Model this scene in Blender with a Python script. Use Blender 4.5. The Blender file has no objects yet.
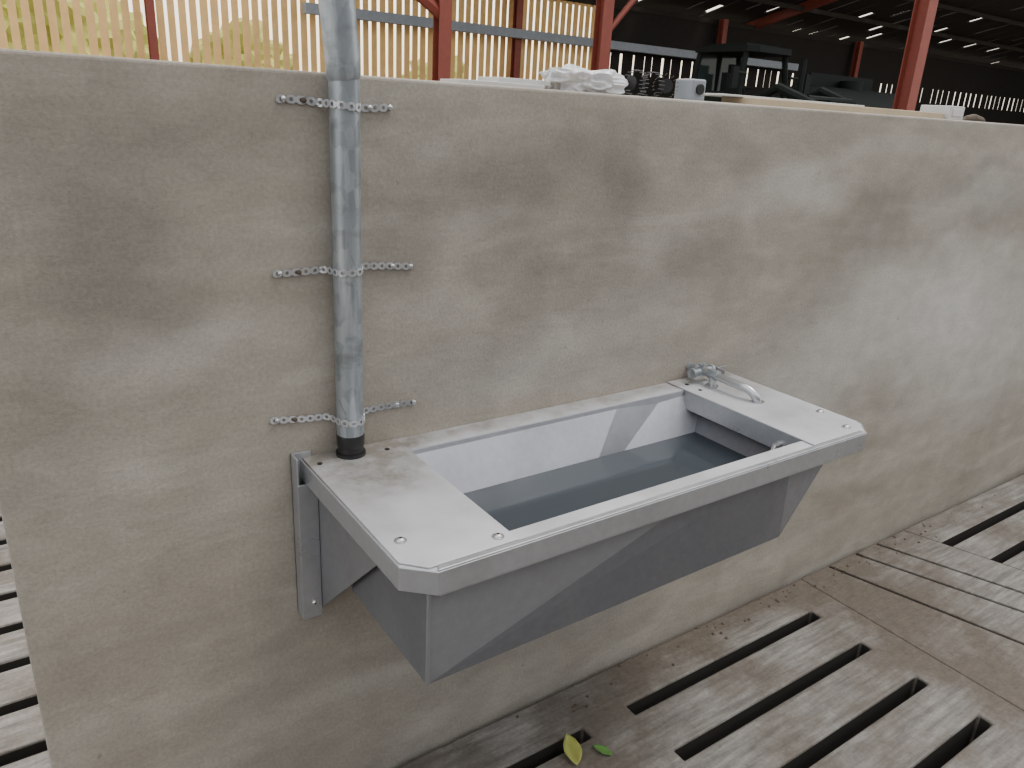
import bpy, bmesh, math, random
from mathutils import Vector, Matrix, noise
random.seed(7)
C = bpy.context.scene.collection

# ------------------------------------------------------------ helpers
def new_mat(name):
    m = bpy.data.materials.new(name); m.use_nodes = True
    nt = m.node_tree; nt.nodes.clear()
    out = nt.nodes.new('ShaderNodeOutputMaterial')
    b = nt.nodes.new('ShaderNodeBsdfPrincipled')
    nt.links.new(b.outputs[0], out.inputs[0])
    return m, nt, b
def N(nt, t, **kw):
    n = nt.nodes.new(t)
    for k, v in kw.items(): setattr(n, k, v)
    return n
def coords(nt, scale=(1,1,1), rot=(0,0,0)):
    tc = N(nt, 'ShaderNodeTexCoord'); mp = N(nt, 'ShaderNodeMapping')
    mp.inputs['Scale'].default_value = scale
    mp.inputs['Rotation'].default_value = rot
    nt.links.new(tc.outputs['Object'], mp.inputs[0]); return mp.outputs[0]
def noise_n(nt, vec, scale, detail=4, rough=.5, dist=0):
    n = N(nt, 'ShaderNodeTexNoise'); n.inputs['Scale'].default_value = scale
    n.inputs['Detail'].default_value = detail; n.inputs['Roughness'].default_value = rough
    n.inputs['Distortion'].default_value = dist
    nt.links.new(vec, n.inputs['Vector']); return n.outputs['Fac']
def ramp(nt, fac, stops):
    r = N(nt, 'ShaderNodeValToRGB')
    e = r.color_ramp.elements
    while len(e) < len(stops): e.new(.5)
    for i, (p, c) in enumerate(stops):
        e[i].position = p
        e[i].color = (c, c, c, 1) if not isinstance(c, tuple) else (*c, 1)
    nt.links.new(fac, r.inputs[0]); return r.outputs[0]
def mix(nt, fac, a, b, mode='MIX'):
    m = N(nt, 'ShaderNodeMix', data_type='RGBA', blend_type=mode)
    m.clamp_factor = True
    def s(inp, v):
        if hasattr(v, 'links'): nt.links.new(v, inp)
        elif isinstance(v, tuple): inp.default_value = (*v, 1)
        else: inp.default_value = v
    s(m.inputs[0], fac); s(m.inputs[6], a); s(m.inputs[7], b)
    return m.outputs[2]
def math_n(nt, op, a, b=None):
    m = N(nt, 'ShaderNodeMath', operation=op)
    for i, v in enumerate((a, b)):
        if v is None: continue
        if hasattr(v, 'links'): nt.links.new(v, m.inputs[i])
        else: m.inputs[i].default_value = v
    return m.outputs[0]
def bump(nt, b, h, strength=.3, dist=.002):
    n = N(nt, 'ShaderNodeBump'); n.inputs['Strength'].default_value = strength
    n.inputs['Distance'].default_value = dist
    nt.links.new(h, n.inputs['Height']); nt.links.new(n.outputs[0], b.inputs['Normal'])
def warped(nt, scale, amt):
    tc = N(nt, 'ShaderNodeTexCoord'); P = tc.outputs['Object']
    wn = N(nt, 'ShaderNodeTexNoise'); wn.inputs['Scale'].default_value = scale; wn.inputs['Detail'].default_value = 4
    nt.links.new(P, wn.inputs['Vector'])
    sub = N(nt, 'ShaderNodeVectorMath', operation='SUBTRACT'); nt.links.new(wn.outputs['Color'], sub.inputs[0]); sub.inputs[1].default_value = (.5,.5,.5)
    sc = N(nt, 'ShaderNodeVectorMath', operation='SCALE'); nt.links.new(sub.outputs[0], sc.inputs[0]); sc.inputs['Scale'].default_value = amt
    add = N(nt, 'ShaderNodeVectorMath', operation='ADD'); nt.links.new(P, add.inputs[0]); nt.links.new(sc.outputs[0], add.inputs[1])
    return P, add.outputs[0]
def blob(nt, W, c0, r3, s):
    a = N(nt, 'ShaderNodeVectorMath', operation='SUBTRACT'); nt.links.new(W, a.inputs[0]); a.inputs[1].default_value = c0
    c = N(nt, 'ShaderNodeVectorMath', operation='MULTIPLY'); nt.links.new(a.outputs[0], c.inputs[0]); c.inputs[1].default_value = tuple(0 if r is None else 1/r for r in r3)
    l = N(nt, 'ShaderNodeVectorMath', operation='LENGTH'); nt.links.new(c.outputs[0], l.inputs[0])
    mr = N(nt, 'ShaderNodeMapRange', interpolation_type='SMOOTHERSTEP'); nt.links.new(l.outputs['Value'], mr.inputs[0])
    mr.inputs[1].default_value = 0; mr.inputs[2].default_value = 1.3; mr.inputs[3].default_value = s; mr.inputs[4].default_value = 0
    return mr.outputs[0]

def obj_from(name, verts, faces, mat=None, parent=None, smooth=False):
    me = bpy.data.meshes.new(name); me.from_pydata(verts, [], faces); me.update()
    o = bpy.data.objects.new(name, me); C.objects.link(o)
    if mat:
        for m in (mat if isinstance(mat, (list, tuple)) else [mat]): me.materials.append(m)
    if parent: o.parent = parent
    if smooth:
        for p in me.polygons: p.use_smooth = True
    return o
def bevel(o, w, seg=2, ang=30):
    m = o.modifiers.new('b', 'BEVEL'); m.width = w; m.segments = seg
    m.limit_method = 'ANGLE'; m.angle_limit = math.radians(ang)
    return o
def empty(name, loc=(0,0,0)):
    e = bpy.data.objects.new(name, None); C.objects.link(e); e.empty_display_size = .1
    e.location = loc
    return e
class MB:
    """mesh accumulator"""
    def __init__(s): s.v = []; s.f = []
    def box(s, x0,x1,y0,y1,z0,z1):
        i = len(s.v)
        s.v += [(x0,y0,z0),(x1,y0,z0),(x1,y1,z0),(x0,y1,z0),(x0,y0,z1),(x1,y0,z1),(x1,y1,z1),(x0,y1,z1)]
        s.f += [tuple(i+k for k in q) for q in ((3,2,1,0),(4,5,6,7),(0,1,5,4),(1,2,6,5),(2,3,7,6),(3,0,4,7))]
    def prism(s, poly, z0, z1):
        a = sum(poly[k][0]*poly[(k+1)%len(poly)][1]-poly[(k+1)%len(poly)][0]*poly[k][1] for k in range(len(poly)))
        if a < 0: poly = poly[::-1]
        i = len(s.v); n = len(poly)
        s.v += [(x,y,z0) for x,y in poly] + [(x,y,z1) for x,y in poly]
        s.f.append(tuple(range(i+n-1, i-1, -1))); s.f.append(tuple(range(i+n, i+2*n)))
        for k in range(n): s.f.append((i+k, i+(k+1)%n, i+n+(k+1)%n, i+n+k))
    def tube(s, pts, rad, seg=20, caps=True):
        pts = [Vector(p) for p in pts]; n = len(pts)
        if not hasattr(rad, '__len__'): rad = [rad]*n
        prev = None; i0 = len(s.v)
        for k, p in enumerate(pts):
            t = (pts[min(k+1,n-1)] - pts[max(k-1,0)]).normalized()
            if prev is None:
                a = Vector((0,0,1)) if abs(t.z) < .9 else Vector((1,0,0))
                u = t.cross(a).normalized()
            else:
                u = (prev - t*prev.dot(t)).normalized()
            prev = u; w = t.cross(u)
            for j in range(seg):
                g = 2*math.pi*j/seg
                s.v.append(tuple(p + (u*math.cos(g)+w*math.sin(g))*rad[k]))
        for k in range(n-1):
            for j in range(seg):
                a = i0+k*seg+j; b = i0+k*seg+(j+1)%seg
                s.f.append((a, b, b+seg, a+seg))
        if caps:
            s.f.append(tuple(i0+j for j in range(seg-1,-1,-1)))
            s.f.append(tuple(i0+(n-1)*seg+j for j in range(seg)))
    def make(s, name, mat, parent=None, smooth=False):
        o = obj_from(name, s.v, s.f, mat, parent, smooth)
        if smooth:
            try: o.data.set_sharp_from_angle(angle=math.radians(40))
            except Exception: pass
        return o

# ------------------------------------------------------------ materials
def wall_material():
    m, nt, b = new_mat('cement_render')
    P, W = warped(nt, 3.2, .30)
    dark = None
    for x,z,rx,rz,s in [(.12,1.33,.19,.20,.55),(.20,1.18,.16,.12,.38),(.33,1.42,.16,.08,.28),(.65,1.30,.15,.20,.48),(.87,1.38,.22,.11,.55),(.93,1.20,.13,.22,.38),(1.15,1.34,.17,.18,.58),
              (1.15,1.12,.22,.14,.25),(1.48,1.15,.30,.17,.45),(1.55,1.40,.2,.08,.25),(2.25,1.22,.25,.18,.48),(2.0,1.02,.3,.14,.3),(.03,1.02,.15,.22,.3),(3.0,1.27,.4,.12,.3),(.75,1.02,.25,.1,.2),(2.7,1.38,.4,.07,.3)]:
        v = blob(nt, W, (x,0,z), (rx,None,rz), s); dark = v if dark is None else math_n(nt, 'ADD', dark, v)
    lite = None
    for x,z,rx,rz,s in [(2.6,.95,.7,.28,.6),(2.9,1.30,.5,.10,.4),(3.2,.75,.8,.4,.6),(2.0,.75,.5,.25,.45),(1.8,1.32,.3,.10,.35),(1.0,.35,.6,.3,.25),(.25,1.1,.2,.08,.2),(.95,.98,.4,.08,.25)]:
        v = blob(nt, W, (x,0,z), (rx,None,rz), s); lite = v if lite is None else math_n(nt, 'ADD', lite, v)
    base = mix(nt, ramp(nt, noise_n(nt, coords(nt,(1,1,1.6)), 1.6, 5, .6), [(.3,0.),(.7,1.)]), (.325,.288,.235), (.41,.375,.318))
    strokes = ramp(nt, noise_n(nt, coords(nt,(1,1,4.5)), 2.2, 4, .6, .8), [(.46,0.),(.72,1.)])
    base = mix(nt, math_n(nt, 'MULTIPLY', strokes, .5), base, (.50,.47,.415))
    band = ramp(nt, noise_n(nt, coords(nt,(.7,1,3)), 1.7, 3, .5, .3), [(.38,.4),(.55,0.)])
    base = mix(nt, band, base, (.265,.235,.19))
    base = mix(nt, lite, base, (.60,.585,.55))
    dm = math_n(nt, 'MULTIPLY', dark, ramp(nt, noise_n(nt, P, 12, 5, .65), [(.3,.7),(.7,1.1)]))
    base = mix(nt, dm, base, (.145,.130,.108))
    mott = ramp(nt, noise_n(nt, coords(nt,(1,1,1.5)), 9, 5, .65, .4), [(.35,.90),(.65,1.06)])
    base = mix(nt, 1.0, base, mott, 'MULTIPLY')
    fine = ramp(nt, noise_n(nt, P, 140, 3, .7), [(.3,.84),(.7,1.10)])
    base = mix(nt, 1.0, base, fine, 'MULTIPLY')
    pits = ramp(nt, noise_n(nt, P, 38, 2, .5), [(.74,0.),(.78,.5)])
    base = mix(nt, pits, base, (.16,.14,.12))
    nt.links.new(base, b.inputs['Base Color']); b.inputs['Roughness'].default_value = .8
    h = math_n(nt, 'ADD', math_n(nt,'MULTIPLY', noise_n(nt, P, 220, 4, .7), .6), math_n(nt,'MULTIPLY', noise_n(nt, coords(nt,(1,1,3)), 6, 3, .5), 1.5))
    bump(nt, b, h, .45, .003)
    return m
M_wall = wall_material()

def floor_material():
    m, nt, b = new_mat('slatted_concrete')
    P, W = warped(nt, 6, .16)
    grain = noise_n(nt, coords(nt,(2.2,20,20)), 2.6, 5, .6, .2)
    base = ramp(nt, grain, [(.34,(.12,.112,.10)),(.5,(.20,.188,.168)),(.72,(.30,.285,.26))])
    mud = ramp(nt, noise_n(nt, P, 2.6, 7, .68), [(.43,0.),(.60,.85)])
    wallmud = blob(nt, W, (2.1,-.02,0), (1.1,.13,None), 1.0)
    jm = blob(nt, W, (2.30,-.35,0), (.24,.7,None), .75)
    mud = math_n(nt, 'ADD', mud, math_n(nt, 'ADD', wallmud, jm))
    base = mix(nt, mud, base, mix(nt, noise_n(nt, P, 30, 4, .7), (.055,.045,.034), (.16,.13,.10)))
    fine = ramp(nt, noise_n(nt, P, 90, 4, .7), [(.3,.8),(.7,1.12)])
    base = mix(nt, 1.0, base, fine, 'MULTIPLY')
    nt.links.new(base, b.inputs['Base Color']); b.inputs['Roughness'].default_value = .7
    bump(nt, b, math_n(nt,'ADD',grain, math_n(nt,'MULTIPLY',noise_n(nt,P,60,5,.7),.7)), .6, .005)
    return m
M_floor = floor_material()

def metal(name, col, rough=.4, metallic=.7, smudge=(.3,.27,.22), amt=.5, scale=5, vec=(1,1,1)):
    m, nt, b = new_mat(name)
    P = coords(nt, vec)
    f = ramp(nt, noise_n(nt, P, scale, 6, .65), [(.5,0.),(.72,amt)])
    c = mix(nt, f, col, smudge)
    fine = ramp(nt, noise_n(nt, P, scale*14, 3, .6), [(.3,.93),(.7,1.03)])
    c = mix(nt, 1.0, c, fine, 'MULTIPLY')
    nt.links.new(c, b.inputs['Base Color']); b.inputs['Metallic'].default_value = metallic
    r = ramp(nt, noise_n(nt, P, scale*1.7, 4, .6), [(.3,max(0,rough-.1)),(.7,rough+.15)])
    nt.links.new(r, b.inputs['Roughness'])
    return m
M_steel = metal('stainless_sheet', (.45,.46,.48), .35, .65, (.34,.335,.32), .5, 4)
M_steel_in = metal('stainless_inner', (.58,.59,.63), .4, .4, (.42,.42,.43), .4, 4)
M_steel_d = metal('grey_sheet', (.27,.275,.29), .42, .5, (.21,.21,.21), .6, 5)  # plain grey sheet for tub front, bottom and gussets
M_steel_shade = metal('grey_sheet_shaded', (.185,.19,.21), .38, .55, (.24,.24,.245), .5, 5)  # darker copy of the grey sheet: shade painted into the colour
def lid_mat():
    m, nt, b = new_mat('dusty_lid_sheet')
    P, W = warped(nt, 14, .10)
    c = mix(nt, ramp(nt, noise_n(nt, P, 5, 6, .65), [(.42,0.),(.70,.6)]), (.60,.61,.64), (.42,.405,.385))
    d = None
    for x,y,rx,ry,s in [(.53,-.06,.22,.17,.9),(.58,-.16,.12,.12,.5),(.47,-.22,.05,.2,.4),(1.56,-.10,.10,.14,.7),(1.50,-.30,.08,.12,.35)]:
        v = blob(nt, W, (x,y,0), (rx,ry,None), s); d = v if d is None else math_n(nt, 'ADD', d, v)
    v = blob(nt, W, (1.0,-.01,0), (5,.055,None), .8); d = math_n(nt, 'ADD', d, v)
    d = math_n(nt, 'MULTIPLY', d, ramp(nt, noise_n(nt, P, 22, 6, .7), [(.35,.45),(.65,1.0)]))
    c = mix(nt, d, c, (.255,.235,.205))
    nt.links.new(c, b.inputs['Base Color']); b.inputs['Metallic'].default_value = .35
    nt.links.new(ramp(nt, noise_n(nt, P, 8, 4, .6), [(.3,.35),(.7,.6)]), b.inputs['Roughness'])
    return m
M_lid = lid_mat()
M_bolt = metal('bolt_steel', (.6,.6,.6), .3, .9)
M_strap = metal('zinc_strap', (.62,.63,.66), .35, .7, (.4,.4,.42), .5, 30)
def galv():
    m, nt, b = new_mat('galvanised_pipe')
    v = N(nt, 'ShaderNodeTexVoronoi'); v.inputs['Scale'].default_value = 70; nt.links.new(coords(nt,(1,1,.5)), v.inputs['Vector'])
    sep = N(nt, 'ShaderNodeSeparateColor'); nt.links.new(v.outputs['Color'], sep.inputs[0])
    c = ramp(nt, sep.outputs[0], [(0,(.28,.31,.335)),(1,(.41,.445,.47))])
    st = ramp(nt, noise_n(nt, coords(nt,(18,18,1.5)), 2.5, 5, .6), [(.55,0.),(.7,.7)])
    c = mix(nt, st, c, (.60,.63,.65))
    st2 = ramp(nt, noise_n(nt, coords(nt,(4,4,9)), 2.5, 4, .6), [(.52,0.),(.66,.6)])
    c = mix(nt, st2, c, (.19,.205,.215))
    nt.links.new(c, b.inputs['Base Color']); b.inputs['Metallic'].default_value = .6; b.inputs['Roughness'].default_value = .38
    return m
M_galv = galv()
def plain(name, col, rough=.6, metallic=0, var=.25, scale=8, spec=.5):
    m, nt, b = new_mat(name)
    f = noise_n(nt, coords(nt), scale, 5, .6)
    c = mix(nt, f, tuple(x*(1-var) for x in col), tuple(min(1,x*(1+var)) for x in col))
    nt.links.new(c, b.inputs['Base Color']); b.inputs['Roughness'].default_value = rough; b.inputs['Metallic'].default_value = metallic
    b.inputs['Specular IOR Level'].default_value = spec
    return m
M_black = plain('black_rubber', (.015,.015,.016), .4)
M_white_pl = plain('white_plastic', (.55,.55,.53), .4)
M_bright = plain('inlet_steel_tube', (.50,.51,.52), .3, .85, .15)
M_red = plain('red_oxide_steel', (.22,.045,.028), .6)
M_dark = plain('dark_sheeting', (.022,.018,.015), .8, spec=.2)
M_board = plain('larch_boards', (.80,.50,.20), .75, 0, .25, 3)
M_wood = plain('pine_plank', (.46,.37,.25), .7, 0, .3, 10)
M_roof = plain('fibre_cement_roof', (.035,.029,.024), .9, spec=.2)
M_beam = plain('pale_steel_beam', (.26,.28,.31), .5)
M_pit = plain('slurry_pit', (.012,.011,.010), .6)
M_slot = plain('slot_sides', (.028,.025,.021), .6)  # near-black for the vertical faces of the slabs
M_ground = plain('yard_concrete', (.16,.145,.12), .9)
M_blocker = plain('light_blocker_dark', (.07,.07,.07), .8)  # dark colour of the added light blocker behind the viewer
M_leaf = plain('foliage', (.50,.50,.12), .7, 0, .5, 1.5)
M_tractor = plain('tractor_paint', (.010,.013,.011), .7, spec=.15)
M_glass_d, _nt, _b = new_mat('tractor_glass'); _b.inputs['Base Color'].default_value = (.035,.05,.045,1); _b.inputs['Roughness'].default_value = .1; _b.inputs['Specular IOR Level'].default_value = .3
M_rust = plain('dust_brown', (.09,.07,.05), .9)
M_blue = plain('blue_plastic', (.03,.16,.45), .35, 0, .15)

M_water, nt, b = new_mat('trough_water')
b.inputs['Base Color'].default_value = (.050,.060,.070,1); b.inputs['Roughness'].default_value = .05
b.inputs['IOR'].default_value = 1.33
bump(nt, b, noise_n(nt, coords(nt), 6, 2, .4), .06, .01)

M_film, nt, b = new_mat('clear_plastic_film')
b.inputs['Base Color'].default_value = (.80,.81,.83,1); b.inputs['Roughness'].default_value = .15
b.inputs['Alpha'].default_value = .75

# ------------------------------------------------------------ block wall
WT = 1.538
mb = MB(); mb.box(-.037, 7.0, 0, .2, -.15, WT)
wall = mb.make('wall_back', M_wall); bevel(wall, .006, 3)

# ------------------------------------------------------------ slatted floor
def slot_slab(name, xs_slots, x0, x1, y0, y1, yslots, w=.019, z1=0.0, z0=-.14):
    xs = sorted({x0, x1, *[a for s in xs_slots for a in s]})
    ys = sorted({y0, y1, *[y-w for y in yslots], *[y+w for y in yslots]})
    bm = bmesh.new(); vt = {}
    def V(i,j):
        if (i,j) not in vt: vt[(i,j)] = bm.verts.new((xs[i], ys[j], z1))
        return vt[(i,j)]
    for i in range(len(xs)-1):
        cx = (xs[i]+xs[i+1])/2
        for j in range(len(ys)-1):
            cy = (ys[j]+ys[j+1])/2
            if any(s[0] < cx < s[1] for s in xs_slots) and any(abs(cy-y) < w for y in yslots): continue
            bm.faces.new((V(i,j),V(i+1,j),V(i+1,j+1),V(i,j+1)))
    r = bmesh.ops.extrude_face_region(bm, geom=bm.faces[:])
    for e in r['geom']:
        if isinstance(e, bmesh.types.BMVert): e.co.z = z0
    bmesh.ops.recalc_face_normals(bm, faces=bm.faces[:])
    for f in bm.faces:
        if abs(f.normal.z) < .5: f.material_index = 1
    me = bpy.data.meshes.new(name); bm.to_mesh(me); bm.free(); me.materials.append(M_floor); me.materials.append(M_slot)
    o = bpy.data.objects.new(name, me); C.objects.link(o); bevel(o, .006, 2).modifiers[-1].material = 0; return o
floor_root = empty('floor')
PIT = .178
ysl = [-.176-PIT*k for k in range(0,17)]
sl = [(1.25-.97*n, 2.07-.97*n) for n in range(0,5)]
s1 = slot_slab('slatted_slab_front', sl, -2.9, 2.2, -3.2, -.022, ysl); s1.parent = floor_root
ysb = [.30+PIT*k for k in range(0,28)]
s2 = slot_slab('slatted_slab_rear', [(-.55,.9),(-2.2,-.70)], -2.9, 1.2, .205, 5.6, ysb, .020); s2.parent = floor_root
s3 = slot_slab('slatted_slab_side', [(-2.2,-.9)], -2.9, -.045, -.018, .20, [.09], .02); s3.parent = floor_root
def J(k, y):
    return [2.2, 2.355+.27*(-y), 2.52+.35*(-y), 2.66+.35*(-y), 2.86+.30*(-y)][k]
mb = MB(); g = .007
for k in range(0,4):
    l = 0 if k == 0 else g
    r = g if k < 3 else 0
    mb.prism([(J(k,-.022)+l,-.022),(J(k+1,-.022)-r,-.022),(J(k+1,-3.2)-r,-3.2),(J(k,-3.2)+l,-3.2)], -.14, 0)
o = mb.make('slab_end_strips', M_floor, floor_root); bevel(o, .004, 2)
mb = MB(); yy = [-.022] + [-.17-.16*k for k in range(0,18)]
for k in range(len(yy)-1):
    a = yy[k] - (.0 if k == 0 else .019); c = yy[k+1] + .019
    mb.prism([(J(4,a),a),(3.75,a),(3.75,c),(J(4,c),c)], -.14, 0)
mb.box(3.75, 3.9, -3.2, -.022, -.14, 0)
for k in range(len(yy)-1):
    a = yy[k] - (.0 if k == 0 else .019); c = yy[k+1] + .019
    mb.box(3.9, 4.9, c, a, -.14, 0)
mb.box(4.9, 7, -3.2, -.022, -.14, 0)
o = mb.make('slatted_slab_far', [M_floor, M_slot], floor_root)
for p in o.data.polygons:
    if abs(p.normal.z) < .5: p.material_index = 1
mb = MB(); mb.box(-8,60,-10,40,-.8,-.6); mb.make('slurry_pit_base', M_pit, floor_root)
mb = MB(); mb.box(1.2,60,.205,40,-.2,-.03); mb.box(-12,1.2,5.6,40,-.2,-.03); mb.box(-12,-2.9,-10,5.6,-.2,-.03); mb.box(7,60,-10,.205,-.2,-.03); mb.box(-2.9,7,-10,-3.2,-.2,-.03)
mb.make('yard_ground', M_ground, floor_root)

# fallen leaves
def leaf(x, y, L, ang, mat, curl):
    v = []; f = []
    n = 9
    for i in range(n):
        t = i/(n-1); w = L*.27*math.sin(math.pi*min(1,t*1.02))**.8*(1-.35*t)
        xx = (t-.5)*L
        for j, s in enumerate((-1,-.5,0,.5,1)):
            v.append((xx, s*w, .003 + curl*abs(s)*w*.6 + curl*.25*(t-.4)**2*L + .0015*math.sin(t*17+s*5)))
    for i in range(n-1):
        for j in range(4): f.append((i*5+j, (i+1)*5+j, (i+1)*5+j+1, i*5+j+1))
    o = obj_from('fallen_leaf', v, f, mat, None, True); o.location = (x, y, 0.0); o.rotation_euler = (0,0,ang)
    m = o.modifiers.new('s','SOLIDIFY'); m.thickness = .0006
    return o
M_l1 = plain('leaf_yellow_green', (.34,.35,.09), .5, 0, .4, 40)
M_l2 = plain('leaf_green', (.10,.22,.05), .5, 0, .3, 40)
leaf(1.025, -.205, .10, 1.15, M_l1, .9)
leaf(1.09, -.245, .055, 2.0, M_l2, .8)
mb = MB()
for i in range(90):
    x = random.gauss(2.2,.55); y = -abs(random.gauss(.02,.04))-.025
    r = random.uniform(.0015,.005)
    mb.tube([(x,y,-.002),(x+r*.3,y,r*.5),(x+r*.3,y+r*.2,r)], [r*1.2,r*random.uniform(.8,1.1),r*.4], 6)
mb.make('mud_crumbs', M_rust, floor_root)
mb = MB(); mb.tube([(0,0,0),(0,0,.13),(0,0,.131),(0,0,.14),(0,0,.14),(0,0,.01)], [.065,.085,.09,.09,.082,.06], 28)
o = mb.make('blue_bucket', M_blue, None, True); o.location = (-.178,1.63,0)

# ------------------------------------------------------------ trough
T = empty('wall_mounted_water_trough', (1.03, 0, .85))
def par(o):
    o.parent = T; o.matrix_parent_inverse = Matrix.Translation(-Vector((1.03,0,.85))); return o
zt = .850
X0, X1 = .440, 1.633
bm = bmesh.new(); 
def bv(*p): return bm.verts.new(p)
def bf(mi, *vs):
    f = bm.faces.new(vs); f.material_index = mi
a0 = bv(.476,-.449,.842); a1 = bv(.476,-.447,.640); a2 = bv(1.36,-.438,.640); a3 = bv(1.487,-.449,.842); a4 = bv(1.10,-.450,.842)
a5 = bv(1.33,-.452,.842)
b0 = bv(.476,-.062,.842); b1 = bv(.476,-.157,.640); b2 = bv(1.36,-.157,.640); b3 = bv(1.487,-.062,.842)
c1 = bv(1.02,-.150,.640); c2 = bv(1.345,-.058,.842); c3 = bv(1.19,-.062,.842)
bf(0,a0,a1,a4); bf(1,a1,a2,a5,a4); bf(0,a2,a3,a5)  # lower panel takes the darker copy, a painted diagonal sun shadow
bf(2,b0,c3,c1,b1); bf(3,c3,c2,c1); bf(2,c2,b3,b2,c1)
bf(1,b0,b1,a1,a0); bf(1,a3,a2,b2,b3); bf(0,a1,b1,c1,b2,a2)  # both ends take the darker copy, painted shade
bmesh.ops.recalc_face_normals(bm, faces=bm.faces[:])
me = bpy.data.meshes.new('tub'); bm.to_mesh(me); bm.free()
for m in (M_steel_d, M_steel_shade, M_steel_in, M_steel): me.materials.append(m)
tub = bpy.data.objects.new('tub', me); C.objects.link(tub); par(tub)
s = tub.modifiers.new('s','SOLIDIFY'); s.thickness = .003; s.offset = 0
mb = MB(); mb.box(.472,.4775,-.4515,-.4465,.64,.812); par(bevel(mb.make('corner_seam', M_steel_d), .001))
wy = -.062-.095*(.842-.750)/.202
mb = MB(); mb.prism([(.4785,-.4425),(1.487-.127*.455-.003,-.4425),(1.487-.127*.455-.003,wy-.003),(.4785,wy-.003)], .735, .750)
par(mb.make('water', M_water))
O = [(X0,-.001),(X0,-.420),(.484,-.460),(1.588,-.460),(X1,-.418),(X1,-.001)]
mb = MB()
I0, I1, Yb, Yf = .6, 1.45, -.062, -.414
mb.prism([(X0,-.001),(X0,Yb),(X1,Yb),(X1,-.001)], zt-.003, zt)
mb.prism([(X0,Yf),(X0,-.420),(.484,-.460),(1.588,-.460),(X1,-.418),(X1,Yf)], zt-.003, zt)
mb.prism([(X0,Yb),(X0,Yf),(I0,Yf),(I0,Yb)], zt-.003, zt)
mb.prism([(I1,Yb),(I1,Yf),(X1,Yf),(X1,Yb)], zt-.003, zt)
par(mb.make('rim_top', M_lid))
mb = MB(); mb.prism([(.484,-.460),(1.588,-.460),(1.583,-.4475),(.489,-.4475)], zt, zt+.004)
par(bevel(mb.make('rim_roll', M_steel), .002))
v = []; f = []
for i,(x,y) in enumerate(O): v += [(x,y,zt+.001),(x,y,zt-.040)]
for i in range(len(O)-1): f.append((2*i, 2*i+1, 2*i+3, 2*i+2))
sk = par(obj_from('rim_skirt', v, f, M_steel)); m = sk.modifiers.new('s','SOLIDIFY'); m.thickness = .003; m.offset = 0; bevel(sk,.0012,2)
mb = MB(); mb.box(.487,1.585,-.4605,-.453,zt-.042,zt-.0395); par(mb.make('rim_return', M_steel))
mb = MB(); mb.box(.638,1.414,-.4155,-.4135,zt-.022,zt-.0005)
mb.box(.638,1.414,-.0645,-.0625,zt-.02,zt-.0005)
par(mb.make('opening_folds', M_steel_in))
def lid(name, poly, fold_x, side):
    mb = MB(); mb.prism(poly, zt+.0008, zt+.004)
    par(bevel(mb.make(name, M_lid), .001))
    mb = MB(); mb.box(min(fold_x,fold_x+side*.003), max(fold_x,fold_x+side*.003), -.412, -.066, zt-.046, zt+.002)
    return par(bevel(mb.make(name+'_fold', M_steel), .001))
lid('lid_left', [(X0+.003,-.004),(X0+.003,-.412),(.476,-.446),(.638,-.446),(.638,-.004)], .638, -1)
lid('lid_right', [(1.414,-.004),(1.414,-.446),(1.590,-.446),(X1-.004,-.410),(X1-.004,-.004)], 1.414, 1)
def bolt(x,y,z,ax='Z',r=.0075):
    mb = MB(); 
    mb.tube([(0,0,0),(0,0,.0015)], r*1.35, 20); mb.tube([(0,0,.0015),(0,0,.0035),(0,0,.0055)], [r*.95,r*.85,r*.45], 16)
    o = mb.make('bolt', M_bolt, None, True)
    o.location = (x-1.03,y,z-.85)
    if ax == 'Y': o.rotation_euler = (math.pi/2,0,0)
    o.parent = T
    mb = MB(); mb.tube([(0,0,.005),(0,0,.0058)], r*.36, 6); h = mb.make('bolt_recess', M_black); h.parent = o
    return o
for p in [(.472,-.36),(.612,-.425),(1.60,-.33),(1.57,-.42)]: bolt(*p, zt+.004)
for p in [(.462,-.045),(.600,-.045),(1.445,-.045),(1.445,-.09)]: 
    mb = MB(); mb.tube([(p[0],p[1],zt+.0035),(p[0],p[1],zt+.0052)], .005, 14); par(mb.make('rivet', M_black))
def bracket(name, xa, xb, inner):
    mb = MB()
    mb.box(xa, xb, -.006, -.001, .512, .866)
    mb.box(min(xa,xb), min(xa,xb)+.004, -.034, -.001, .512, .866)
    mb.box(min(xa,xb), xb, -.036, -.032, .512, .812)
    o = par(bevel(mb.make(name+'_leg', M_steel), .001))
    yz = [(-.006,.53),(-.03,.525),(-.32,.80),(-.32,.846),(-.006,.846)]
    n = len(yz); v = [(inner,y,z) for y,z in yz]+[(inner+.004,y,z) for y,z in yz]
    f = [tuple(range(n)), tuple(range(2*n-1,n-1,-1))]+[(k+n,(k+1)%n+n,(k+1)%n,k) for k in range(n)]
    o = par(obj_from(name+'_gusset', v, f, M_steel_d))
bracket('bracket_left', .421, .460, .461)
bracket('bracket_right', 1.600, 1.640, 1.595)
bolt(.444,-.0365,.548,'Y',.006); bolt(1.62,-.0365,.548,'Y',.006)
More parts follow.
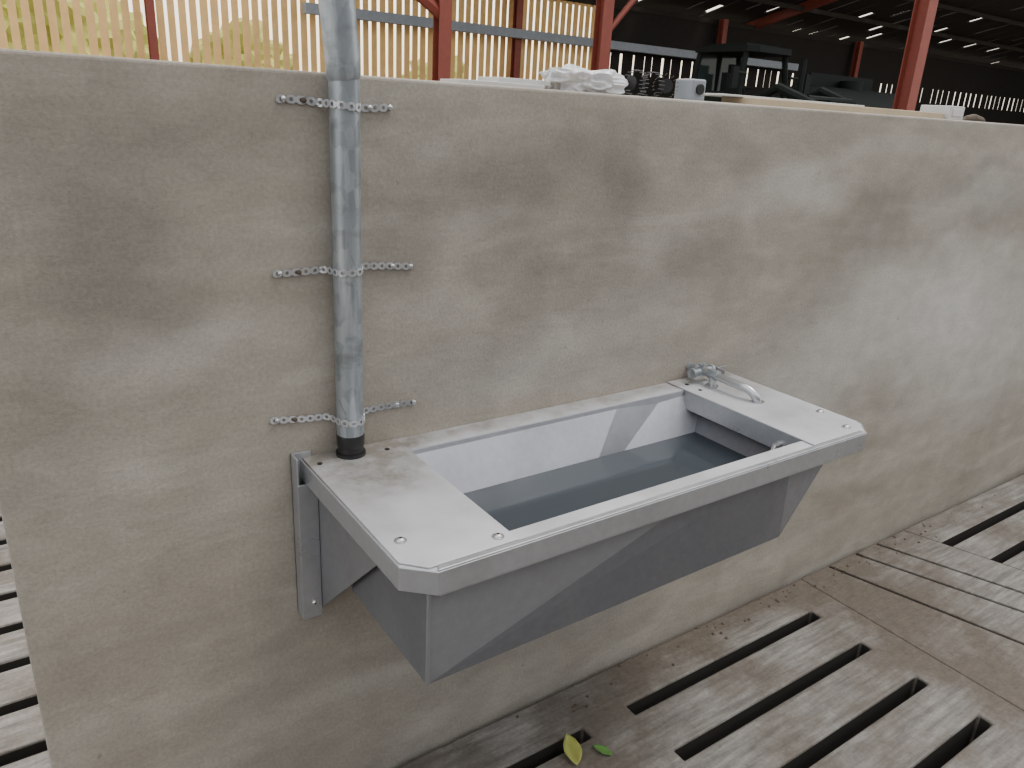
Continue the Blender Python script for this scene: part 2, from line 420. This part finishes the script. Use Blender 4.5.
# bent inlet tube with valve body at the wall end
mb = MB()
path = [(1.494,-.05,.887),(1.495,-.175,.884)]
for a in range(15,91,15):
    g = math.radians(a); path.append((1.4965+.016*a/90, -.175-.040*math.sin(g), .884-.033+.033*math.cos(g)))
path.append((1.515,-.216,.853))
mb.tube(path, .0105, 20)
mb.tube([(1.494,-.085,.852),(1.494,-.085,.887)], .010, 18)
mb.tube([(1.515,-.216,.8535),(1.515,-.216,.857)], .014, 20)
mb.tube([(1.494,-.085,.8535),(1.494,-.085,.859)], .018, 6)
par(mb.make('inlet_tube', M_bright, None, True))
mb = MB()
mb.tube([(1.455,-.045,.883),(1.462,-.045,.883),(1.463,-.045,.883),(1.525,-.045,.883),(1.526,-.045,.883),(1.533,-.045,.883)], [.0135,.0135,.0105,.0105,.0135,.0135], 18)
mb.tube([(1.494,-.001,.883),(1.494,-.055,.885)], .012, 18)
mb.tube([(1.494,-.070,.887),(1.494,-.100,.887)], .0135, 6)
mb.tube([(1.494,-.045,.885),(1.494,-.045,.902)], .006, 12)
mb.box(1.482,1.506,-.049,-.041,.901,.905)
par(mb.make('inlet_valve', M_galv, None, True))
mb = MB(); mb.tube([(1.405,-.36,.82),(1.395,-.36,.79),(1.39,-.36,.74)], .008, 14); mb.tube([(1.50,-.36,.82),(1.405,-.36,.82)], .008, 14)
par(mb.make('float_valve_tube', M_bolt, None, True))

# ------------------------------------------------------------ riser pipe + straps
PR = empty('galvanised_riser_pipe', (.53,-.03,.85))
def parp(o):
    o.parent = PR; o.matrix_parent_inverse = Matrix.Translation(-Vector((.53,-.03,.85))); return o
px, py = .5305, -.030
mb = MB(); mb.tube([(px,py,.875),(px,py,1.2),(px+.001,py,1.50),(px+.001,py,1.536)], .0255, 40)
mb.tube([(px+.001,py,1.528),(px,py,1.536),(px-.001,py,1.56),(px-.010,py-.001,1.65),(px-.10,py-.006,2.75)], [.026,.0285,.0285,.0285,.0285], 40)
parp(mb.make('pipe', M_galv, None, True))
mb = MB(); mb.tube([(px,py,.872),(px,py,.876),(px,py,.895),(px,py,.898)], [.024,.0265,.0265,.0255], 32)
mb.tube([(px,py,.853),(px,py,.860)], .0285, 32)
parp(mb.make('rubber_collar', M_black, None, True))
mb = MB(); mb.tube([(px,py,.852),(px,py,.876)], .0245, 32); parp(mb.make('pipe_end', M_black, None, True))

def strap(x0, z0, x1, z1):
    R = .0275
    pl = [(x0,-.003),(px-.040,-.003),(px-.031,-.012)]
    for a in range(180, 361, 15):
        g = math.radians(a); pl.append((px+R*math.cos(g), py+R*math.sin(g)))
    pl += [(px+.031,-.012),(px+.040,-.003),(x1,-.003)]
    d = [0]
    for i in range(1,len(pl)): d.append(d[-1]+math.dist(pl[i],pl[i-1]))
    L = d[-1]
    def at(s):
        s = min(max(s,0),L)
        for i in range(1,len(pl)):
            if s <= d[i]:
                t = (s-d[i-1])/(d[i]-d[i-1]+1e-9)
                return (pl[i-1][0]+(pl[i][0]-pl[i-1][0])*t, pl[i-1][1]+(pl[i][1]-pl[i-1][1])*t)
        return pl[-1]
    cell = .0165; n = int(L/cell); h = cell/2; w = .0066; wj = .0036; r = .0034
    v = []; f = []
    outs = [(h,-wj),(h,wj),(.42*h,w),(-.42*h,w),(-h,wj),(-h,-wj),(-.42*h,-w),(.42*h,-w)]
    angs = [-22,22,67,113,158,-158,-113,-67]
    for c in range(n):
        s0 = (c+.5)*cell; i = len(v)
        def put(a, bz):
            x, y = at(s0+a); t = (x-x0)/(x1-x0)
            z = z0+(z1-z0)*t + .003*math.sin(t*6.0+z0*9)
            wob = -.0012*(1+math.sin(x*60+z0*40)) if y > -.005 else 0
            v.append((x, y+wob, z+bz))
        for a,bz in outs: put(a,bz)
        for g in angs: put(r*math.cos(math.radians(g)), r*math.sin(math.radians(g)))
        for k in range(8): f.append((i+k, i+(k+1)%8, i+8+(k+1)%8, i+8+k))
    o = parp(obj_from('perforated_strap', v, f, M_strap))
    m = o.modifiers.new('s','SOLIDIFY'); m.thickness = .0012; m.offset = 0
    for sx in (x0+.012, x0+.045, x1-.012, x1-.05):
        t = (sx-x0)/(x1-x0); mb = MB(); z = z0+(z1-z0)*t+ .003*math.sin(t*6.0+z0*9)
        mb.tube([(sx,-.001,z),(sx,-.007,z),(sx,-.009,z)], [.0045,.0045,.002], 12)
        parp(mb.make('strap_screw', M_bolt if sx != x0+.045 else M_rust, None, True))
strap(.426,1.491,.638,1.488)
strap(.406,1.2125,.681,1.208)
strap(.387,.9365,.691,.9225)

# ------------------------------------------------------------ items on wall top
z = WT
mb = MB(); mb.box(.80,1.00,.05,.13,z,z+.008); mb.box(.90,1.03,.07,.15,z+.008,z+.018)
o = bevel(mb.make('offcut_boards', M_white_pl), .001)
bm = bmesh.new(); bmesh.ops.create_icosphere(bm, subdivisions=6, radius=1)
for v in bm.verts:
    n = noise.noise(v.co*1.6+Vector((3,1,2)))*.5 + (.22-abs(noise.noise(v.co*2.6+Vector((5,0,1)))))*.55
    c = v.co*(.85+n); v.co = Vector((min(.11,max(-.105,c.x*.105)), c.y*.06, max(0,(c.z*.036+.024))))
me = bpy.data.meshes.new('plastic_sheet_bundle'); bm.to_mesh(me); bm.free(); me.materials.append(M_film)
for p in me.polygons: p.use_smooth = True
o = bpy.data.objects.new('plastic_sheet_bundle', me); C.objects.link(o); o.location = (1.143,.10,z)
# two black screw couplings lying side by side, ends towards the yard
def coupling(x, y, ang):
    mb = MB()
    prof = [(-.055,.018),(-.055,.026),(-.050,.0275),(-.022,.0275),(-.020,.021),(.012,.021),(.014,.0275),(.042,.0275),(.045,.025),(.045,.016)]
    mb.tube([(a,0,0) for a,_ in prof], [r for _,r in prof], 28)
    for k in range(20):
        g = k*math.pi/10
        for (p,q) in ((-.048,-.024),(.016,.040)):
            mb.tube([(p,.0275*math.cos(g),.0275*math.sin(g)),(q,.0275*math.cos(g),.0275*math.sin(g))], .0012, 5)
    mb.tube([(-.056,0,0),(-.0555,0,0)], .016, 20)
    o = mb.make('pipe_coupling', M_black, None, True); o.location = (x,y,z+.0288); o.rotation_euler = (0,0,ang)
coupling(1.315,.09,math.radians(12)); coupling(1.410,.12,math.radians(48))
mb = MB(); mb.box(1.462,1.510,.08,.14,z,z+.050); o = mb.make('junction_box', M_beam); bevel(o,.005,3)
mb = MB(); mb.tube([(1.486,.074,z+.027),(1.486,.081,z+.027)], .012, 20); c = mb.make('box_cap', M_black); c.parent = o
mb = MB(); mb.box(1.66,2.60,.06,.16,z,z+.018); bevel(mb.make('timber_plank', M_wood), .002)
mb = MB(); mb.box(1.58,2.20,.09,.19,z+.018,z+.023); bevel(mb.make('fibreboard_strip', M_white_pl), .001)
mb = MB(); mb.box(2.61,2.70,.05,.15,z,z+.042); mb.box(2.625,2.685,.047,.052,z+.01,z+.034); bevel(mb.make('white_block', M_white_pl), .004)
mb = MB(); mb.tube([(2.8,.1,z),(2.82,.1,z+.008),(2.87,.1,z+.012),(2.93,.1,z+.008),(2.96,.1,z)], [.002,.010,.014,.009,.002], 10)
mb.make('rubble_scrap', M_rust)

# ------------------------------------------------------------ barn behind
B = empty('barn')
def pb(o): o.parent = B; return o
YF = 18.7
mb = MB(); x = -8.0
while x < 24:
    w = .160+random.uniform(-.012,.012)
    if not (x > 16.8): mb.box(x,x+w,YF,YF+.025,1.45,4.7)
    x += .235
pb(mb.make('spaced_boarding', M_board))
mb = MB(); mb.box(-8,60,YF-.1,YF+.12,-.1,1.45); pb(mb.make('barn_plinth', M_ground))
mb = MB(); mb.box(17,60,YF,YF+.03,1.45,2.7); mb.box(17,60,YF,YF+.03,3.3,4.7); pb(mb.make('dark_cladding', M_dark))
x = 17.0; mb = MB()
while x < 60:
    wv = random.uniform(.30,.5); mb.box(x,x+wv,YF,YF+.025,2.7,3.3); x += wv+random.choice((.04,.08,.12))
pb(mb.make('dark_boarding', M_dark))
mb = MB()
for zz in (1.75,4.5): mb.box(-8,17,YF+.03,YF+.10,zz,zz+.08)
pb(mb.make('cladding_rails', M_board))
mb = MB(); mb.box(7.2,26,YF-.6,YF-.35,3.35,3.58); pb(mb.make('eaves_beam', M_beam))
def hpost(name, X, Y, w=.25, top=6.2):
    mb = MB(); d = w/2
    mb.box(X-d,X+d,Y-d,Y-d+.02,-.1,top); mb.box(X-d,X+d,Y+d-.02,Y+d,-.1,top); mb.box(X-.012,X+.012,Y-d+.02,Y+d-.02,-.1,top)
    return pb(mb.make(name, M_red))
hpost('post', 3.8, YF-.3, .17, 4.7); hpost('post', 7.3, 11.7, .24, 6.4); hpost('post', 11.0, 11.7, .26, 6.4)
hpost('post', 15.6, 7.7, .30, 6.2); hpost('post', 13.5,YF-.3,.2,4.7); hpost('post', 22,YF-.3,.22,4.7); hpost('post',30,YF-.3,.22,4.7)
mb = MB()
for (X,Y) in ((7.3,11.7),(11.0,11.7),(24,11.7)):
    for (ya,za,yb,zb) in ((7.3,6.05,10.7,6.75),(10.7,6.75,YF+.6,4.75)):
        i = len(mb.v)
        mb.v += [(X-.07,ya,za-.3),(X+.07,ya,za-.3),(X+.07,yb,zb-.3),(X-.07,yb,zb-.3),(X-.07,ya,za),(X+.07,ya,za),(X+.07,yb,zb),(X-.07,yb,zb)]
        mb.f += [tuple(i+k for k in q) for q in ((3,2,1,0),(4,5,6,7),(0,1,5,4),(1,2,6,5),(2,3,7,6),(3,0,4,7))]
pb(mb.make('rafters', M_red))
mb = MB()
mb.tube([(7.3,11.7,2.95),(5.2,11.7,4.2)], .10, 6)
mb.tube([(11.0,11.7,2.9),(12.4,11.7,4.4)], .06, 6)
pb(mb.make('knee_braces', M_red))
mb = MB()
def sheet(xa,xb,ya,za,yb,zb,t=.05):
    i = len(mb.v)
    mb.v += [(xa,ya,za),(xb,ya,za),(xb,yb,zb),(xa,yb,zb),(xa,ya,za+t),(xb,ya,za+t),(xb,yb,zb+t),(xa,yb,zb+t)]
    mb.f += [tuple(i+k for k in q) for q in ((3,2,1,0),(4,5,6,7),(0,1,5,4),(1,2,6,5),(2,3,7,6),(3,0,4,7))]
x = 6.9
while x < 60:
    w = 1.05
    n = 12
    for k in range(n):
        a = k/n; bb = (k+1)/n
        gp = random.choice((0,0,.05,.10,.18,.30))
        sheet(x,x+w-gp,10.8+(YF+.8-10.8)*a,6.75-2.05*a,10.8+(YF+.8-10.8)*bb,6.75-2.05*bb)
    x += w
pb(mb.make('roof_sheets', M_roof))
mb = MB()
for k in range(5):
    a = k/4; y = 10.9+(YF-10.9)*a; zz = 6.7-1.98*a
    mb.box(6.9,60,y-.04,y+.04,zz-.16,zz-.02)
pb(mb.make('purlins', M_roof))
mb = MB(); mb.box(48,48.2,1,YF,-.1,7); pb(mb.make('barn_end_wall', M_dark))

# added unseen dark wall and roof behind the viewer, cuts front light
mb = MB(); mb.box(-9,16,-7.2,-7.0,-.1,3.6); mb.box(-9,16,-10,-6.6,3.6,3.7)
x = -9.0
while x < 16: mb.box(x,x+.05,-7.0,-6.96,0,3.6); x += .3
mb.make('front_light_blocker', M_blocker)

# tractor
TR = empty('tractor', (14.0,10.6,0))
def pt(mb, name, mat, smooth=False):
    o = mb.make(name, mat, None, smooth); o.parent = TR; return o
mb = MB()
for (xx,yy) in ((-.75,-.7),(.75,-.7),(-.75,.7),(.75,.7),(0,.7)):
    mb.tube([(xx,yy,1.3),(xx*.95,yy*.92,2.3),(xx*.82,yy*.88,2.85)], .06, 8)
mb.prism([(-.70,-.7),(-.5,-.86),(.5,-.86),(.70,-.7),(.70,.7),(-.70,.7)], 2.82, 2.94); mb.prism([(-.5,-.5),(.5,-.5),(.5,.5),(-.5,.5)], 2.94, 3.0)
mb.box(-.75,.75,-.7,.7,.9,1.5)
mb.box(-.42,.42,-2.6,-.7,.9,1.95); mb.box(-.36,.36,-2.7,-2.6,.9,1.8)
mb.box(-1.15,-.75,-.3,1.1,1.4,2.05); mb.box(.75,1.15,-.3,1.1,1.4,2.05)
mb.box(-.28,.28,.1,.25,1.5,2.45); mb.box(-.14,.14,.12,.22,2.45,2.62)
mb.tube([(0,-.3,1.5),(0,-.15,2.15)],.04,6)
mb.tube([(-.22,-.15,2.15),(.22,-.15,2.17)],.035,6)
for sx in (-.7,.7):
    mb.tube([(sx,-.6,1.7),(sx,-1.6,2.15),(sx,-2.9,1.7),(sx,-3.3,1.0)], .09, 8)
mb.tube([(-.7,-2.3,1.95),(.7,-2.3,1.95)], .07, 8)
pt(mb, 'tractor_body', M_tractor)
mb = MB(); mb.tube([(.5,-1.2,1.6),(.5,-1.2,2.75)], .06, 10); mb.tube([(-.7,-.75,2.4),(-1.1,-.85,2.4)], .03, 6); mb.box(-1.25,-1.08,-.9,-.85,2.1,2.5); mb.box(1.08,1.25,-.9,-.85,2.1,2.5); mb.tube([(.7,-.75,2.4),(1.1,-.85,2.4)], .03, 6)
pt(mb, 'exhaust_and_mirrors', M_tractor)
mb = MB(); mb.box(-.62,.62,.62,.63,1.5,2.82); pt(mb, 'cab_glass', M_glass_d)
mb = MB()
for sx in (-1,1):
    mb.tube([(sx*.72,.5,.9),(sx*.78,.5,.9),(sx*1.15,.5,.9),(sx*1.2,.5,.9)], [.7,.9,.9,.7], 32)
    mb.tube([(sx*.6,-2.1,.6),(sx*.65,-2.1,.6),(sx*.9,-2.1,.6),(sx*.95,-2.1,.6)], [.45,.6,.6,.45], 28)
pt(mb, 'wheels', M_black)

# slurry tanker parked beyond the tractor
TK = empty('slurry_tanker', (21.0,12.5,0))
mb = MB(); mb.tube([(-2.6,0,1.7),(-2.5,0,1.7),(-2.3,0,1.7),(2.3,0,1.7),(2.5,0,1.7),(2.6,0,1.7)], [.3,.65,.8,.8,.65,.3], 32)
mb.tube([(0,0,2.4),(0,0,2.7)], .3, 20); mb.box(-2.6,2.6,-.5,.5,.75,.95); mb.box(-1.5,1.5,.3,.34,2.4,2.85)
o = mb.make('tank', M_tractor, None, True); o.parent = TK
mb = MB()
for sx in (-.7,.7):
    for sy in (-1,1): mb.tube([(sx,sy*.75,.62),(sx,sy*.8,.62),(sx,sy*1.15,.62),(sx,sy*1.2,.62)], [.4,.62,.62,.4], 28)
o = mb.make('tyres', M_black, None, True); o.parent = TK

def tree(X,Y,Z,R,seed):
    bm = bmesh.new(); bmesh.ops.create_icosphere(bm, subdivisions=4, radius=1)
    for v in bm.verts:
        n = noise.noise(v.co*2+Vector((seed,0,0)))*.5 + noise.noise(v.co*6+Vector((0,seed,0)))*.25
        v.co = v.co*(1+n)*R; v.co.z = v.co.z*.9 + Z
    bmesh.ops.create_cone(bm, cap_ends=True, segments=10, radius1=.25, radius2=.15, depth=Z, matrix=Matrix.Translation((0,0,Z/2)))
    me = bpy.data.meshes.new('tree'); bm.to_mesh(me); bm.free(); me.materials.append(M_leaf)
    o = bpy.data.objects.new('tree', me); C.objects.link(o); o.location = (X,Y,-.03)
for i,(X,Y,Z,R) in enumerate([(-1.5,28,3,2.2),(3.5,30,2.6,2.2),(9.5,31,2.4,1.7),(19,33,2.0,1.5)]): tree(X,Y,Z,R,i*7.3)

# ------------------------------------------------------------ light
w = bpy.data.worlds.new('sky'); bpy.context.scene.world = w; w.use_nodes = True
nt = w.node_tree; nt.nodes.clear()
out = nt.nodes.new('ShaderNodeOutputWorld'); bg = nt.nodes.new('ShaderNodeBackground')
sky = nt.nodes.new('ShaderNodeTexSky'); sky.sky_type = 'NISHITA'; sky.sun_disc = False
sky.sun_elevation = math.radians(38); sky.sun_rotation = math.radians(30); sky.air_density = 1.2; sky.dust_density = 4
mx = nt.nodes.new('ShaderNodeMix'); mx.data_type = 'RGBA'; mx.inputs[0].default_value = .6
nt.links.new(sky.outputs[0], mx.inputs[6]); mx.inputs[7].default_value = (6.4,6.15,5.8,1)
nt.links.new(mx.outputs[2], bg.inputs[0]); bg.inputs[1].default_value = .34
nt.links.new(bg.outputs[0], out.inputs[0])
L = bpy.data.lights.new('sun','SUN'); L.energy = 1.7; L.angle = math.radians(25); L.color = (1,.95,.88)
so = bpy.data.objects.new('sun', L); C.objects.link(so)
so.rotation_euler = Vector((-.35,.24,-1.0)).to_track_quat('-Z','Y').to_euler()

# ------------------------------------------------------------ camera
F = Vector((.5453,.7665,-.3394)).normalized(); U = Vector((.1504,.3091,.9391)); U = (U-F*U.dot(F)).normalized(); Rr = F.cross(U)
M = Matrix(((Rr.x,U.x,-F.x,0),(Rr.y,U.y,-F.y,-1.3),(Rr.z,U.z,-F.z,1.5),(0,0,0,1)))
cd = bpy.data.cameras.new('camera'); cam = bpy.data.objects.new('camera', cd); C.objects.link(cam)
cam.matrix_world = M; cd.sensor_width = 36; cd.lens = 765/1024*36; cd.clip_start = .02; cd.clip_end = 200
bpy.context.scene.camera = cam
